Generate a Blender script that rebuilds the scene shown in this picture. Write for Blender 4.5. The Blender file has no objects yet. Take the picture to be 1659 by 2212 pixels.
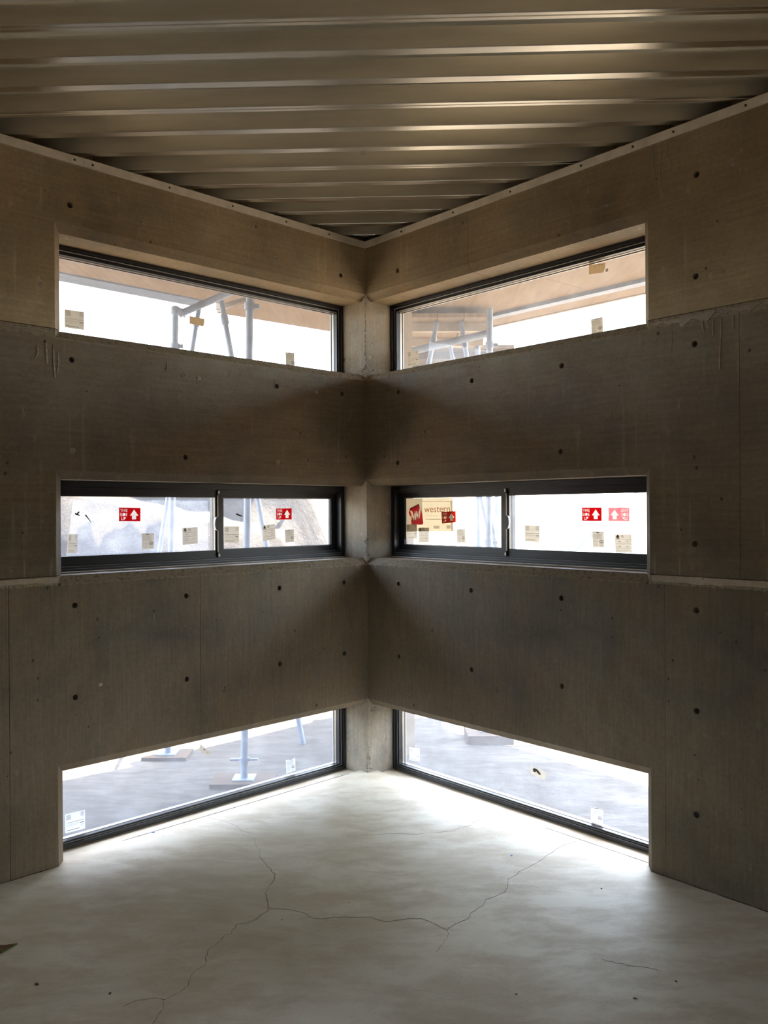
import bpy, bmesh, math, random
from mathutils import Vector, Matrix
random.seed(7)
SC = bpy.context.scene
COL = SC.collection
# ------------------------------------------------------------------ camera
PIT, ROL = -0.00168, -0.00604
cp, sp, cr, sr = math.cos(PIT), math.sin(PIT), math.cos(ROL), math.sin(ROL)
Xc, Yc, Zc = Vector((1, 0, 0)), Vector((0, cp, sp)), Vector((0, -sp, cp))
right, up = cr*Xc + sr*Zc, -sr*Xc + cr*Zc
cam = bpy.data.objects.new('camera', bpy.data.cameras.new('camera'))
COL.objects.link(cam)
m = Matrix((right, up, -Yc)).transposed().to_4x4()
m.translation = Vector((0.106, -5.310, 1.6))
cam.matrix_world = m
cam.data.sensor_fit = 'HORIZONTAL'; cam.data.sensor_width = 36
cam.data.lens = 1877.84/1659*36
cam.data.clip_start = 0.05; cam.data.clip_end = 500
SC.camera = cam
# ------------------------------------------------------------------ world, sun, exposure
SC.view_settings.view_transform = 'Standard'; SC.view_settings.look = 'None'
SC.view_settings.gamma = 1; SC.view_settings.use_curve_mapping = False
SC.view_settings.exposure = 0.41
SC.cycles.max_bounces = 14; SC.cycles.diffuse_bounces = 8; SC.cycles.transparent_max_bounces = 16
SC.cycles.sample_clamp_indirect = 6
W = bpy.data.worlds.new('sky'); SC.world = W; W.use_nodes = True
nt = W.node_tree; nt.nodes.clear()
sky = nt.nodes.new('ShaderNodeTexSky'); sky.sky_type = 'NISHITA'; sky.sun_disc = False
sky.sun_elevation = math.radians(70); sky.sun_rotation = math.radians(21)
sky.air_density = 1.2; sky.dust_density = 2.5
bg = nt.nodes.new('ShaderNodeBackground'); bg.inputs['Strength'].default_value = 2.1
wo = nt.nodes.new('ShaderNodeOutputWorld')
hs = nt.nodes.new('ShaderNodeHueSaturation'); hs.inputs['Saturation'].default_value = .68
nt.links.new(sky.outputs[0], hs.inputs['Color']); nt.links.new(hs.outputs[0], bg.inputs[0]); nt.links.new(bg.outputs[0], wo.inputs[0])
sl = bpy.data.lights.new('sun', 'SUN'); sl.energy = 95; sl.angle = math.radians(0.6); sl.color = (1, .86, .66)
sun = bpy.data.objects.new('sun', sl); COL.objects.link(sun)
sun_from = Vector((0.12, 0.31, 1.0)).normalized()       # high sun, ahead and slightly to the right
sun.rotation_euler = sun_from.to_track_quat('Z', 'Y').to_euler()

# ------------------------------------------------------------------ frames of the two walls
r2 = 2**.5; TH = -0.06916
def rot(v, a): return Vector((v[0]*math.cos(a)-v[1]*math.sin(a), v[0]*math.sin(a)+v[1]*math.cos(a), 0))
A = {'L': Vector((-1, -1, 0))/r2, 'R': rot((1/r2, -1/r2), TH)}     # along the wall, away from the corner
O = {'L': Vector((-1, 1, 0))/r2, 'R': rot((1/r2, 1/r2), TH)}       # outwards
def P(w, u, d, z): return A[w]*u + O[w]*d + Vector((0, 0, z))
UM = {'L': 1.947, 'R': 1.948}; CH = 0.039; T = 0.30; REC = 0.2014
ZT, H1, S1, H2, S2, H3 = 3.2363, 2.9197, 2.4321, 1.7918, 1.3120, 0.4525
LEN = 7.0; ZB = 3.2576; DK = 0.072

# ------------------------------------------------------------------ materials
def nmat(name, build, **kw):
    mt = bpy.data.materials.new(name); mt.use_nodes = True
    t = mt.node_tree; t.nodes.clear()
    out = t.nodes.new('ShaderNodeOutputMaterial')
    build(t, out); return mt
def N(t, ty, **kw):
    n = t.nodes.new(ty)
    for k, v in kw.items():
        if k.startswith('i_'): n.inputs[k[2:].replace('_', ' ')].default_value = v
        else: setattr(n, k, v)
    return n
def L(t, a, b): t.links.new(a, b)
def rgb(c): return (c[0], c[1], c[2], 1)
def ramp(t, fac, stops):
    r = t.nodes.new('ShaderNodeValToRGB'); e = r.color_ramp.elements
    while len(e) < len(stops): e.new(0.5)
    for el, (p, c) in zip(e, stops): el.position = p; el.color = c if len(c) == 4 else rgb(c)
    L(t, fac, r.inputs[0]); return r.outputs[0]
def mix(t, f, a, b, bt='MIX'):
    n = t.nodes.new('ShaderNodeMix'); n.data_type = 'RGBA'; n.blend_type = bt
    for k, v in ((0, f), (6, a), (7, b)):
        if isinstance(v, (int, float)): n.inputs[k].default_value = v
        elif isinstance(v, tuple): n.inputs[k].default_value = rgb(v)
        else: L(t, v, n.inputs[k])
    return n.outputs[2]
def mth(t, op, a, b=0.0, c=None):
    n = t.nodes.new('ShaderNodeMath'); n.operation = op
    for k, v in enumerate((a, b) if c is None else (a, b, c)):
        if isinstance(v, (int, float)): n.inputs[k].default_value = v
        else: L(t, v, n.inputs[k])
    return n.outputs[0]
def noise(t, vec, scale, detail=6, rough=.55):
    n = N(t, 'ShaderNodeTexNoise'); n.inputs['Scale'].default_value = scale
    n.inputs['Detail'].default_value = detail; n.inputs['Roughness'].default_value = rough
    L(t, vec, n.inputs['Vector']); return n.outputs[0]
def stretch(t, vec, s):
    n = N(t, 'ShaderNodeMapping'); n.inputs['Scale'].default_value = s
    L(t, vec, n.inputs['Vector']); return n.outputs[0]
def wallvec(t, w):
    g = N(t, 'ShaderNodeNewGeometry').outputs['Position']
    if w is None: return g
    c = N(t, 'ShaderNodeCombineXYZ')
    for k, ax in enumerate((A[w], O[w])):
        d = N(t, 'ShaderNodeVectorMath', operation='DOT_PRODUCT'); d.inputs[1].default_value = ax
        L(t, g, d.inputs[0]); L(t, d.outputs['Value'], c.inputs[k])
    s = N(t, 'ShaderNodeSeparateXYZ'); L(t, g, s.inputs[0]); L(t, s.outputs[2], c.inputs[2])
    return c.outputs[0]
def principled(t, out, col, rough, metal=0.0, bump=None, bs=.3, bd=.002, spec=.5):
    p = N(t, 'ShaderNodeBsdfPrincipled')
    for k, v in (('Base Color', col), ('Roughness', rough), ('Metallic', metal), ('Specular IOR Level', spec)):
        if isinstance(v, (int, float)): p.inputs[k].default_value = v
        elif isinstance(v, tuple): p.inputs[k].default_value = rgb(v)
        else: L(t, v, p.inputs[k])
    if bump is not None:
        b = N(t, 'ShaderNodeBump'); b.inputs['Strength'].default_value = bs; b.inputs['Distance'].default_value = bd
        L(t, bump, b.inputs['Height']); L(t, b.outputs[0], p.inputs['Normal'])
    L(t, p.outputs[0], out.inputs[0]); return p
def concrete(name, w, grain, tint=(.235, .195, .150), drips=0.0, lip=None):
    """board-faced concrete: grain 'h' for plywood grain running sideways, 'v' for upright grain"""
    def b(t, out):
        v = wallvec(t, w)
        big = noise(t, v, 1.1, 5, .6); mid = noise(t, v, 4.5, 8, .62)
        gs = (1.3, 1, 26) if grain == 'h' else (30, 1, 1.6)
        gr = noise(t, stretch(t, v, gs), 2.4, 8, .68)
        fine = noise(t, v, 55, 5, .7)
        c = tuple(tint)
        dark = tuple(x*.58 for x in c); lite = tuple(min(1, x*1.5) for x in c)
        warm = (c[0]*1.12, c[1]*.97, c[2]*.84)
        f1 = ramp(t, big, [(.36, (0, 0, 0)), (.66, (1, 1, 1))])
        base = mix(t, f1, dark, lite)
        base = mix(t, ramp(t, mid, [(.38, (0, 0, 0)), (.70, (.75, .75, .75))]), base, warm)
        base = mix(t, .30, base, ramp(t, gr, [(.28, (.22, .22, .22)), (.5, (.5, .5, .5)), (.75, (.85, .85, .85))]), 'OVERLAY')
        base = mix(t, .34, base, ramp(t, fine, [(.3, (.3, .3, .3)), (.7, (.7, .7, .7))]), 'OVERLAY')
        # pale scuffs and laitance flecks
        sc = noise(t, stretch(t, v, (2, 1, 1.1)), 9, 7, .75)
        scm = ramp(t, sc, [(.60, (0, 0, 0)), (.72, (.7, .7, .7))])
        base = mix(t, scm, base, tuple(min(1, x*2.0) for x in c))
        if drips:
            st = noise(t, stretch(t, v, (16, 1, 1.1)), 1.6, 6, .6)
            sm = ramp(t, st, [(.60, (0, 0, 0)), (.70, (drips, drips, drips))])
            base = mix(t, sm, base, (c[0]*1.9, c[1]*1.95, c[2]*2.0))
        if lip:      # paler cement skin along the top of the pour
            zz = N(t, 'ShaderNodeSeparateXYZ'); L(t, v, zz.inputs[0])
            edge = mth(t, 'ADD', zz.outputs[2], mth(t, 'MULTIPLY', mth(t, 'SUBTRACT', fine, .5), .03))
            lm = mth(t, 'MULTIPLY', mth(t, 'GREATER_THAN', edge, lip-.041), .75)
            base = mix(t, lm, base, mix(t, ramp(t, fine, [(.36, (0, 0, 0)), (.5, (1, 1, 1))]), (c[0]*.7, c[1]*.62, c[2]*.6), (c[0]*1.75, c[1]*1.75, c[2]*1.75)))
        # small air holes
        vo = N(t, 'ShaderNodeTexVoronoi'); vo.inputs['Scale'].default_value = 17; vo.inputs['Randomness'].default_value = 1
        L(t, stretch(t, v, (1, 1, .8)), vo.inputs['Vector'])
        wn = N(t, 'ShaderNodeSeparateColor'); L(t, vo.outputs['Color'], wn.inputs[0])
        pit = mth(t, 'MULTIPLY', mth(t, 'LESS_THAN', vo.outputs['Distance'], mth(t, 'MULTIPLY', wn.outputs[0], .125)), mth(t, 'GREATER_THAN', wn.outputs[1], .5))
        v2 = N(t, 'ShaderNodeTexVoronoi'); v2.inputs['Scale'].default_value = 6.3; L(t, stretch(t, v, (1.3, 1, .8)), v2.inputs['Vector'])
        w2 = N(t, 'ShaderNodeSeparateColor'); L(t, v2.outputs['Color'], w2.inputs[0])
        dist2 = mth(t, 'ADD', v2.outputs['Distance'], mth(t, 'MULTIPLY', mth(t, 'SUBTRACT', fine, .5), .22))
        pit2 = mth(t, 'MULTIPLY', mth(t, 'LESS_THAN', dist2, mth(t, 'MULTIPLY', w2.outputs[0], .075)), mth(t, 'GREATER_THAN', w2.outputs[1], .38))
        pit = mth(t, 'MAXIMUM', pit, pit2)
        base = mix(t, pit, base, tuple(x*.3 for x in c))
        h = mth(t, 'ADD', mth(t, 'MULTIPLY', gr, .5), mth(t, 'ADD', mth(t, 'MULTIPLY', fine, .25), mth(t, 'MULTIPLY', pit, -1.5)))
        h = mth(t, 'ADD', h, mth(t, 'MULTIPLY', mid, .8))
        principled(t, out, base, ramp(t, mid, [(.3, (.55, .55, .55)), (.7, (.8, .8, .8))]), 0, h, .45, .0018, .35)
    return nmat(name, b)
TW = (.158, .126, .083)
M = {}
for w in 'LR':
    M['top'+w] = concrete('concrete_top_'+w, w, 'h', tuple(x*k*(1.14 if w == 'L' else 1.0) for x, k in zip(TW, (1.62, 1.56, 1.42))), .35)  # top lift lightened, left wall most: bounced daylight put into the colour
    M['mid'+w] = concrete('concrete_mid_'+w, w, 'h', TW, .5, 2.4321)
    M['low'+w] = concrete('concrete_low_'+w, w, 'v', tuple(x*(1.10 if w == 'L' else .87) for x in TW), .2, 1.3120)  # left wall lighter than right: uneven daylight put into the colour
M['post'] = concrete('concrete_corner', None, 'v', (.27, .235, .18), 0)
M['raw'] = concrete('concrete_plain', None, 'v', TW, 0)
M['mortar'] = concrete('mortar', None, 'h', (.30, .25, .19), 0)
M['rubble'] = concrete('coarse_mortar', None, 'h', (.36, .31, .25), 0)
def simple(name, col, rough, metal=0, var=0.0, scale=20, spec=.5, bs=0.0):
    def b(t, out):
        g = N(t, 'ShaderNodeNewGeometry').outputs['Position']
        n = noise(t, g, scale, 5, .6)
        c = mix(t, ramp(t, n, [(.3, (0, 0, 0)), (.7, (1, 1, 1))]), tuple(x*(1-var) for x in col), tuple(min(1, x*(1+var)) for x in col))
        principled(t, out, c, rough, metal, n if bs else None, bs, .001, spec)
    return nmat(name, b)
M['black'] = simple('black_powder_coat', (.012, .013, .017), .38, 0, .1, 60, .5)
M['alu'] = simple('mill_aluminium', (.42, .38, .32), .35, .6, .06)
M['channel'] = simple('frame_channel_lit', (.55, .53, .50), .4, .3, .06)  # paler than the black frame: light caught in the channel, as colour
M['spacer'] = simple('spacer_grey', (.34, .35, .38), .4, .2, .05)
M['gasket'] = simple('gasket_rubber', (.015, .015, .015), .6, 0)
M['chrome'] = simple('satin_handle', (.42, .42, .44), .28, .9, .05)
M['hole'] = simple('hole_dark', (.045, .036, .028), .9, 0, .3)
M['bolt'] = simple('dull_bolt', (.05, .045, .04), .6, .5, .2)
M['ledger'] = simple('ledger_timber', (.68, .60, .48), .55, 0, .14, 14, .5, .1)
M['rust'] = simple('scaffold_tube', (.17, .205, .28), .5, .25, .2, 12)
M['timber'] = simple('raw_timber', (.30, .24, .165), .8, 0, .15, 8, .3, .2)
M['ringm'] = simple('pale_ring', (.45, .40, .27), .7, 0, .2)
M['crackm'] = simple('crack_void', (.075, .062, .046), .95, 0, .3)
M['blue'] = simple('blue_plastic', (.04, .22, .62), .4)
M['leaf'] = simple('dry_leaf', (.20, .085, .035), .8, 0, .3, 60)
M['green'] = simple('green_edge', (.10, .12, .02), .8, 0, .3, 60)
M['speck'] = simple('dark_crumb', (.05, .035, .022), .9, 0, .3, 60)
M['marker'] = simple('black_marker', (.03, .02, .02), .6)
M['glue'] = simple('white_residue', (.8, .75, .68), .6)
def steel(t, out):
    g = N(t, 'ShaderNodeNewGeometry').outputs['Position']
    s = noise(t, stretch(t, g, (1.2, 14, 14)), 3, 7, .65); sp_ = noise(t, g, 26, 5, .7)
    c = mix(t, ramp(t, s, [(.3, (0, 0, 0)), (.7, (1, 1, 1))]), (.70, .66, .57), (.78, .735, .64))
    c = mix(t, ramp(t, sp_, [(.68, (0, 0, 0)), (.76, (.4, .4, .4))]), c, (.5, .47, .40))
    rg = ramp(t, noise(t, stretch(t, g, (2, 30, 30)), 5, 5, .6), [(.3, (.28, .28, .28)), (.7, (.34, .34, .34))])
    principled(t, out, c, rg, 1.0)
M['deck'] = nmat('galvanised_deck', steel)
def floor_m(t, out):
    g = N(t, 'ShaderNodeNewGeometry').outputs['Position']
    wv = N(t, 'ShaderNodeVectorMath', operation='ADD')
    nn = N(t, 'ShaderNodeTexNoise'); nn.inputs['Scale'].default_value = 1.6; nn.inputs['Detail'].default_value = 3; L(t, g, nn.inputs['Vector'])
    sc_ = N(t, 'ShaderNodeVectorMath', operation='SCALE'); sc_.inputs['Scale'].default_value = .22; L(t, nn.outputs['Color'], sc_.inputs[0])
    L(t, g, wv.inputs[0]); L(t, sc_.outputs[0], wv.inputs[1])
    big = noise(t, wv.outputs[0], 1.3, 7, .6); mid = noise(t, stretch(t, wv.outputs[0], (1, 2.2, 1)), 3.6, 9, .66)
    fine = noise(t, g, 90, 4, .7)
    c = mix(t, ramp(t, big, [(.34, (0, 0, 0)), (.68, (1, 1, 1))]), (.66, .565, .41), (.80, .715, .56))
    c = mix(t, ramp(t, mid, [(.40, (.85, .85, .85)), (.58, (0, 0, 0))]), c, (.58, .475, .33))
    c = mix(t, ramp(t, noise(t, wv.outputs[0], 2.1, 4, .5), [(.60, (0, 0, 0)), (.74, (.6, .6, .6))]), c, (.60, .455, .30))
    c = mix(t, .18, c, ramp(t, fine, [(.3, (.3, .3, .3)), (.7, (.7, .7, .7))]), 'OVERLAY')
    ro = ramp(t, mid, [(.35, (.62, .62, .62)), (.65, (.46, .46, .46))])
    principled(t, out, c, ro, 0, mth(t, 'ADD', mth(t, 'MULTIPLY', mid, .8), mth(t, 'MULTIPLY', fine, .15)), .25, .002, .22)
M['floor'] = nmat('trowelled_slab', floor_m)
def ply(t, out):
    g = N(t, 'ShaderNodeNewGeometry').outputs['Position']
    v = stretch(t, g, (9, 1.1, 1)); n = noise(t, v, 3, 8, .7); b_ = noise(t, g, 1.7, 4, .6)
    c = mix(t, ramp(t, n, [(.3, (0, 0, 0)), (.7, (1, 1, 1))]), (.155, .096, .052), (.24, .165, .098))
    c = mix(t, ramp(t, b_, [(.45, (0, 0, 0)), (.7, (.5, .5, .5))]), c, (.21, .15, .098))
    principled(t, out, c, .7, 0, n, .1, .001, .3)
M['ply'] = nmat('form_plywood', ply)
M['oldply'] = simple('weathered_plank', (.075, .050, .030), .85, 0, .2, 8, .2)
def ground_m(t, out, k=1.0, tint=(1, 1, 1)):
    g = N(t, 'ShaderNodeNewGeometry').outputs['Position']
    a = noise(t, g, .9, 9, .65); b_ = noise(t, stretch(t, g, (1, 2.5, 1)), 4, 9, .7); f = noise(t, g, 24, 6, .75)
    c = mix(t, ramp(t, a, [(.32, (0, 0, 0)), (.68, (1, 1, 1))]), (.070, .061, .050), (.140, .125, .105))
    c = mix(t, ramp(t, b_, [(.42, (.6, .6, .6)), (.6, (0, 0, 0))]), c, (.055, .049, .041))
    c = mix(t, 1.0, c, (k*tint[0], k*tint[1], k*tint[2]), 'MULTIPLY')
    h = mth(t, 'ADD', mth(t, 'MULTIPLY', b_, 1.0), mth(t, 'MULTIPLY', f, .4))
    principled(t, out, c, .95, 0, h, .8, .04, .1)
M['ground'] = nmat('packed_dirt', ground_m)
M['bankshade'] = nmat('shaded_dirt_bank', lambda t, o: ground_m(t, o, .42, (.94, .97, 1.06)))  # bank dirt darkened and blued: its shade is put into the colour
def glass_m(haze, tint=(.985, .99, 1.0)):
    def b(t, out):
        tr = N(t, 'ShaderNodeBsdfTransparent'); tr.inputs[0].default_value = rgb(tint)
        gl = N(t, 'ShaderNodeBsdfGlossy'); gl.inputs['Roughness'].default_value = .02
        fr = N(t, 'ShaderNodeFresnel'); bf = N(t, 'ShaderNodeNewGeometry').outputs['Backfacing']
        L(t, mth(t, 'MULTIPLY_ADD', bf, 1/1.22-1.22, 1.22), fr.inputs[0])
        mx = N(t, 'ShaderNodeMixShader'); L(t, fr.outputs[0], mx.inputs[0]); L(t, tr.outputs[0], mx.inputs[1]); L(t, gl.outputs[0], mx.inputs[2])
        last = mx.outputs[0]
        if haze:
            g = N(t, 'ShaderNodeNewGeometry').outputs['Position']
            tl = N(t, 'ShaderNodeBsdfTranslucent'); tl.inputs[0].default_value = (.9, .93, 1, 1)
            n = noise(t, stretch(t, g, (1, 1, 1.6)), 7, 7, .65)
            f = ramp(t, n, [(.3, (haze*.6,)*3), (.7, (haze*1.3,)*3)])
            m2 = N(t, 'ShaderNodeMixShader'); L(t, f, m2.inputs[0]); L(t, last, m2.inputs[1]); L(t, tl.outputs[0], m2.inputs[2]); last = m2.outputs[0]
        L(t, last, out.inputs[0])
    return b
M['glass'] = nmat('window_glass', glass_m(.05))
M['glass_low'] = nmat('window_glass_dusty', glass_m(.05, (.97, .985, 1.0)))
M['film'] = nmat('protective_film', glass_m(.13, (.93, .95, 1.0)))
def paper(name, col, trans=.5, clear=0.0):
    def b(t, out):
        g = N(t, 'ShaderNodeNewGeometry').outputs['Position']
        n = noise(t, g, 40, 4, .6)
        c = mix(t, n, tuple(x*.9 for x in col), tuple(min(1, x*1.08) for x in col))
        d = N(t, 'ShaderNodeBsdfDiffuse'); tl = N(t, 'ShaderNodeBsdfTranslucent'); L(t, c, d.inputs[0]); L(t, c, tl.inputs[0])
        mx = N(t, 'ShaderNodeMixShader'); mx.inputs[0].default_value = trans
        L(t, d.outputs[0], mx.inputs[1]); L(t, tl.outputs[0], mx.inputs[2]); last = mx.outputs[0]
        if clear:
            tr = N(t, 'ShaderNodeBsdfTransparent'); m2 = N(t, 'ShaderNodeMixShader'); m2.inputs[0].default_value = clear
            L(t, last, m2.inputs[1]); L(t, tr.outputs[0], m2.inputs[2]); last = m2.outputs[0]
        L(t, last, out.inputs[0])
    return nmat(name, b)
M['paper'] = paper('label_paper', (.60, .56, .49), .7)
M['paperlow'] = paper('thin_label', (.75, .75, .75), .6, .15)
M['sheet'] = paper('kraft_sheet', (.60, .53, .41), .8)
M['sheetgrey'] = paper('grey_sheet', (.56, .52, .48), .8, .55)
M['tape'] = paper('masking_tape', (.56, .46, .33), .7)
M['tapelow'] = paper('pale_tape', (.66, .62, .56), .6)
M['red'] = paper('red_label', (.62, .035, .05), .6)
M['redor'] = paper('orange_red_label', (.62, .08, .035), .6)
M['pink'] = paper('faded_red_label', (.72, .22, .24), .6, .15)
M['white'] = paper('white_print', (.80, .76, .70), .6)
M['ink'] = paper('grey_ink', (.16, .14, .12), .4)
M['inkpale'] = paper('pale_ink', (.36, .32, .27), .4)
M['brick'] = paper('brick_ink', (.52, .24, .12), .5)

# ------------------------------------------------------------------ object helpers
def empty(name, loc=(0, 0, 0), parent=None, **kw):
    o = bpy.data.objects.new(name, None); COL.objects.link(o); o.empty_display_size = .1
    if parent: o.parent = parent; o.location = Vector(loc) - root_loc(parent)
    else: o.location = loc
    for k, v in kw.items(): o[k] = v
    return o
def root_loc(o):
    l = Vector((0, 0, 0))
    while o: l = l + Vector(o.location); o = o.parent
    return l
def obj(name, verts, faces, mat, parent=None, loc=None, smooth=False, mats=None, mi=None, **kw):
    """world-space vertices -> an object whose origin sits at loc (default: middle of its base)"""
    me = bpy.data.meshes.new(name)
    vs = [Vector(v) for v in verts]
    if loc is None:
        lo = [min(v[i] for v in vs) for i in range(3)]; hi = [max(v[i] for v in vs) for i in range(3)]
        loc = Vector(((lo[0]+hi[0])/2, (lo[1]+hi[1])/2, lo[2]))
    loc = Vector(loc)
    me.from_pydata([v-loc for v in vs], [], faces)
    bm = bmesh.new(); bm.from_mesh(me); bmesh.ops.recalc_face_normals(bm, faces=bm.faces); bm.to_mesh(me); bm.free()
    if mats:
        for q in mats: me.materials.append(q)
        if mi: me.polygons.foreach_set('material_index', mi)
    else: me.materials.append(mat)
    if smooth: me.polygons.foreach_set('use_smooth', [True]*len(me.polygons))
    o = bpy.data.objects.new(name, me); COL.objects.link(o)
    if parent: o.parent = parent; o.location = loc - root_loc(parent)
    else: o.location = loc
    for k, v in kw.items(): o[k] = v
    return o
class MB:
    def __init__(s): s.v = []; s.f = []
    def add(s, v, f):
        n = len(s.v); s.v += [Vector(x) for x in v]; s.f += [[i+n for i in q] for q in f]; return s
    def hexa(s, p):      # 8 points: bottom loop 4, top loop 4
        return s.add(p, [[0, 1, 2, 3], [7, 6, 5, 4], [0, 4, 5, 1], [1, 5, 6, 2], [2, 6, 7, 3], [3, 7, 4, 0]])
    def wbox(s, w, u0, u1, d0, d1, z0, z1):
        return s.hexa([P(w, *q) for q in ((u0, d0, z0), (u1, d0, z0), (u1, d1, z0), (u0, d1, z0), (u0, d0, z1), (u1, d0, z1), (u1, d1, z1), (u0, d1, z1))])
    def box(s, x0, x1, y0, y1, z0, z1):
        return s.hexa([(x0, y0, z0), (x1, y0, z0), (x1, y1, z0), (x0, y1, z0), (x0, y0, z1), (x1, y0, z1), (x1, y1, z1), (x0, y1, z1)])
    def ring(s, w, u0, u1, z0, z1, wd, d0, d1, wb=None):
        wb = wd if wb is None else wb
        o = [(u0, z0), (u1, z0), (u1, z1), (u0, z1)]; i = [(u0+wd, z0+wb), (u1-wd, z0+wb), (u1-wd, z1-wd), (u0+wd, z1-wd)]
        v = [P(w, a, d, b) for d in (d0, d1) for lp in (o, i) for a, b in lp]
        f = []
        for k in range(4):
            n = (k+1) % 4
            f += [[k, n, 4+n, 4+k], [8+k, 12+k, 12+n, 8+n], [k, 8+k, 8+n, n], [4+k, 4+n, 12+n, 12+k]]
        return s.add(v, f)
    def prism(s, pts, vec):     # planar loop + thickness
        n = len(pts); v = [Vector(p) for p in pts]; v2 = [p+Vector(vec) for p in v]
        return s.add(v+v2, [list(range(n)), list(range(2*n-1, n-1, -1))] + [[k, (k+1) % n, n+(k+1) % n, n+k] for k in range(n)])
    def tube(s, a, b, r, n=14, r2_=None):
        a, b = Vector(a), Vector(b); z = (b-a).normalized(); x = z.orthogonal().normalized(); y = z.cross(x)
        r2_ = r if r2_ is None else r2_
        v = [a+(x*math.cos(6.28318*k/n)+y*math.sin(6.28318*k/n))*r for k in range(n)] + [b+(x*math.cos(6.28318*k/n)+y*math.sin(6.28318*k/n))*r2_ for k in range(n)]
        return s.add(v, [list(range(n)), list(range(2*n-1, n-1, -1))] + [[k, (k+1) % n, n+(k+1) % n, n+k] for k in range(n)])
    def torus(s, c, ax, R, r, n=20, m_=8, a0=0, a1=6.28318):
        c = Vector(c); ax = Vector(ax).normalized(); x = ax.orthogonal().normalized(); y = ax.cross(x)
        v = []
        for i in range(n):
            a = a0+(a1-a0)*i/n; rd = x*math.cos(a)+y*math.sin(a)
            for j in range(m_):
                b = 6.28318*j/m_; v.append(c+rd*(R+r*math.cos(b))+ax*(r*math.sin(b)))
        return s.add(v, [[i*m_+j, i*m_+(j+1) % m_, ((i+1) % n)*m_+(j+1) % m_, ((i+1) % n)*m_+j] for i in range(n) for j in range(m_)])
    def build(s, name, mat, parent=None, **kw):
        o = obj(name, s.v, s.f, mat, parent, **kw)
        if name in ('tube', 'scaffold_brace', 'scaffold_ledger', 'standard', 'wire_ring', 'coupler'):
            for p in o.data.polygons: p.use_smooth = len(p.vertices) == 4 and p.area > 1e-5 or name == 'wire_ring'
            if hasattr(o.data, 'set_sharp_from_angle'): o.data.set_sharp_from_angle(angle=.8)
        return o
def evalmesh(o):
    dg = bpy.context.evaluated_depsgraph_get(); dg.update()
    return bpy.data.meshes.new_from_object(o.evaluated_get(dg))
def tmpobj(mb):
    me = bpy.data.meshes.new('tmp'); me.from_pydata(mb.v, [], mb.f)
    bm = bmesh.new(); bm.from_mesh(me); bmesh.ops.recalc_face_normals(bm, faces=bm.faces); bm.to_mesh(me); bm.free()
    o = bpy.data.objects.new('tmp', me); COL.objects.link(o); return o

# ------------------------------------------------------------------ floor
Cn = Vector((0, 0, 0)); PA, PB = A['L']*LEN, A['R']*LEN; PD = PA+PB
floor = empty('floor', (0, -3, -.15), kind='structure')
fl = MB()
sd = .07       # the slab runs a little way into the low window openings
inner = [P('L', 0, 0, 0)]
e = -.15
poly = [P('L', -.005, 0, e), P('L', 0.0, sd, e), P('L', UM['L']-CH+.002, sd, e), P('L', UM['L']-CH+.002, CH, e), P('L', UM['L'], -.004, e), P('L', LEN, -.004, e), PD+Vector((0, 0, e)),
        P('R', LEN, -.004, e), P('R', UM['R'], -.004, e), P('R', UM['R']-CH+.002, CH, e), P('R', UM['R']-CH+.002, sd, e), P('R', 0.0, sd, e), P('R', -.005, 0, e)]
poly = [p for p in poly[1:-1]] + []
poly.insert(0, P('L', 0.004, 0.0, e)); 
fl.prism(poly, (0, 0, .15))
slab = fl.build('slab', M['floor'], floor)
for w in 'LR':
    MB().wbox(w, -.3, UM[w]+.2, sd+.010, T+.02, -.15, -.019).build('window_footing', M['floor'], floor)
def ribbon(pts, width, z, name, mat, parent, jit=.006, sub=4):
    pp = []
    for (x0, y0), (x1, y1) in zip(pts[:-1], pts[1:]):
        for k in range(sub): 
            f = k/sub; j = jit*math.hypot(x1-x0, y1-y0)/.1 if k else 0
            pp.append((x0+(x1-x0)*f+random.uniform(-j, j), y0+(y1-y0)*f+random.uniform(-j, j)))
    pp.append(pts[-1]); n = len(pp); v = []; f = []
    for i, (x, y) in enumerate(pp):
        a = pp[max(0, i-1)]; b = pp[min(n-1, i+1)]; dx, dy = b[0]-a[0], b[1]-a[1]; l = math.hypot(dx, dy) or 1
        h = width*(.35+.65*random.random())*(1 if 0 < i < n-1 else .2)/2
        v += [(x-dy/l*h, y+dx/l*h, z), (x+dy/l*h, y-dx/l*h, z), (x-dy/l*h, y+dx/l*h, z-.004), (x+dy/l*h, y-dx/l*h, z-.004)]
        if i:
            q = 4*i; f += [[q-4, q-3, q+1, q], [q-2, q, q+2-0, q-2][:3], [q-3, q-1, q+3, q+1]]
    f = [x for x in f if len(set(x)) == len(x)]
    return obj(name, v, f, mat, parent)
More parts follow.
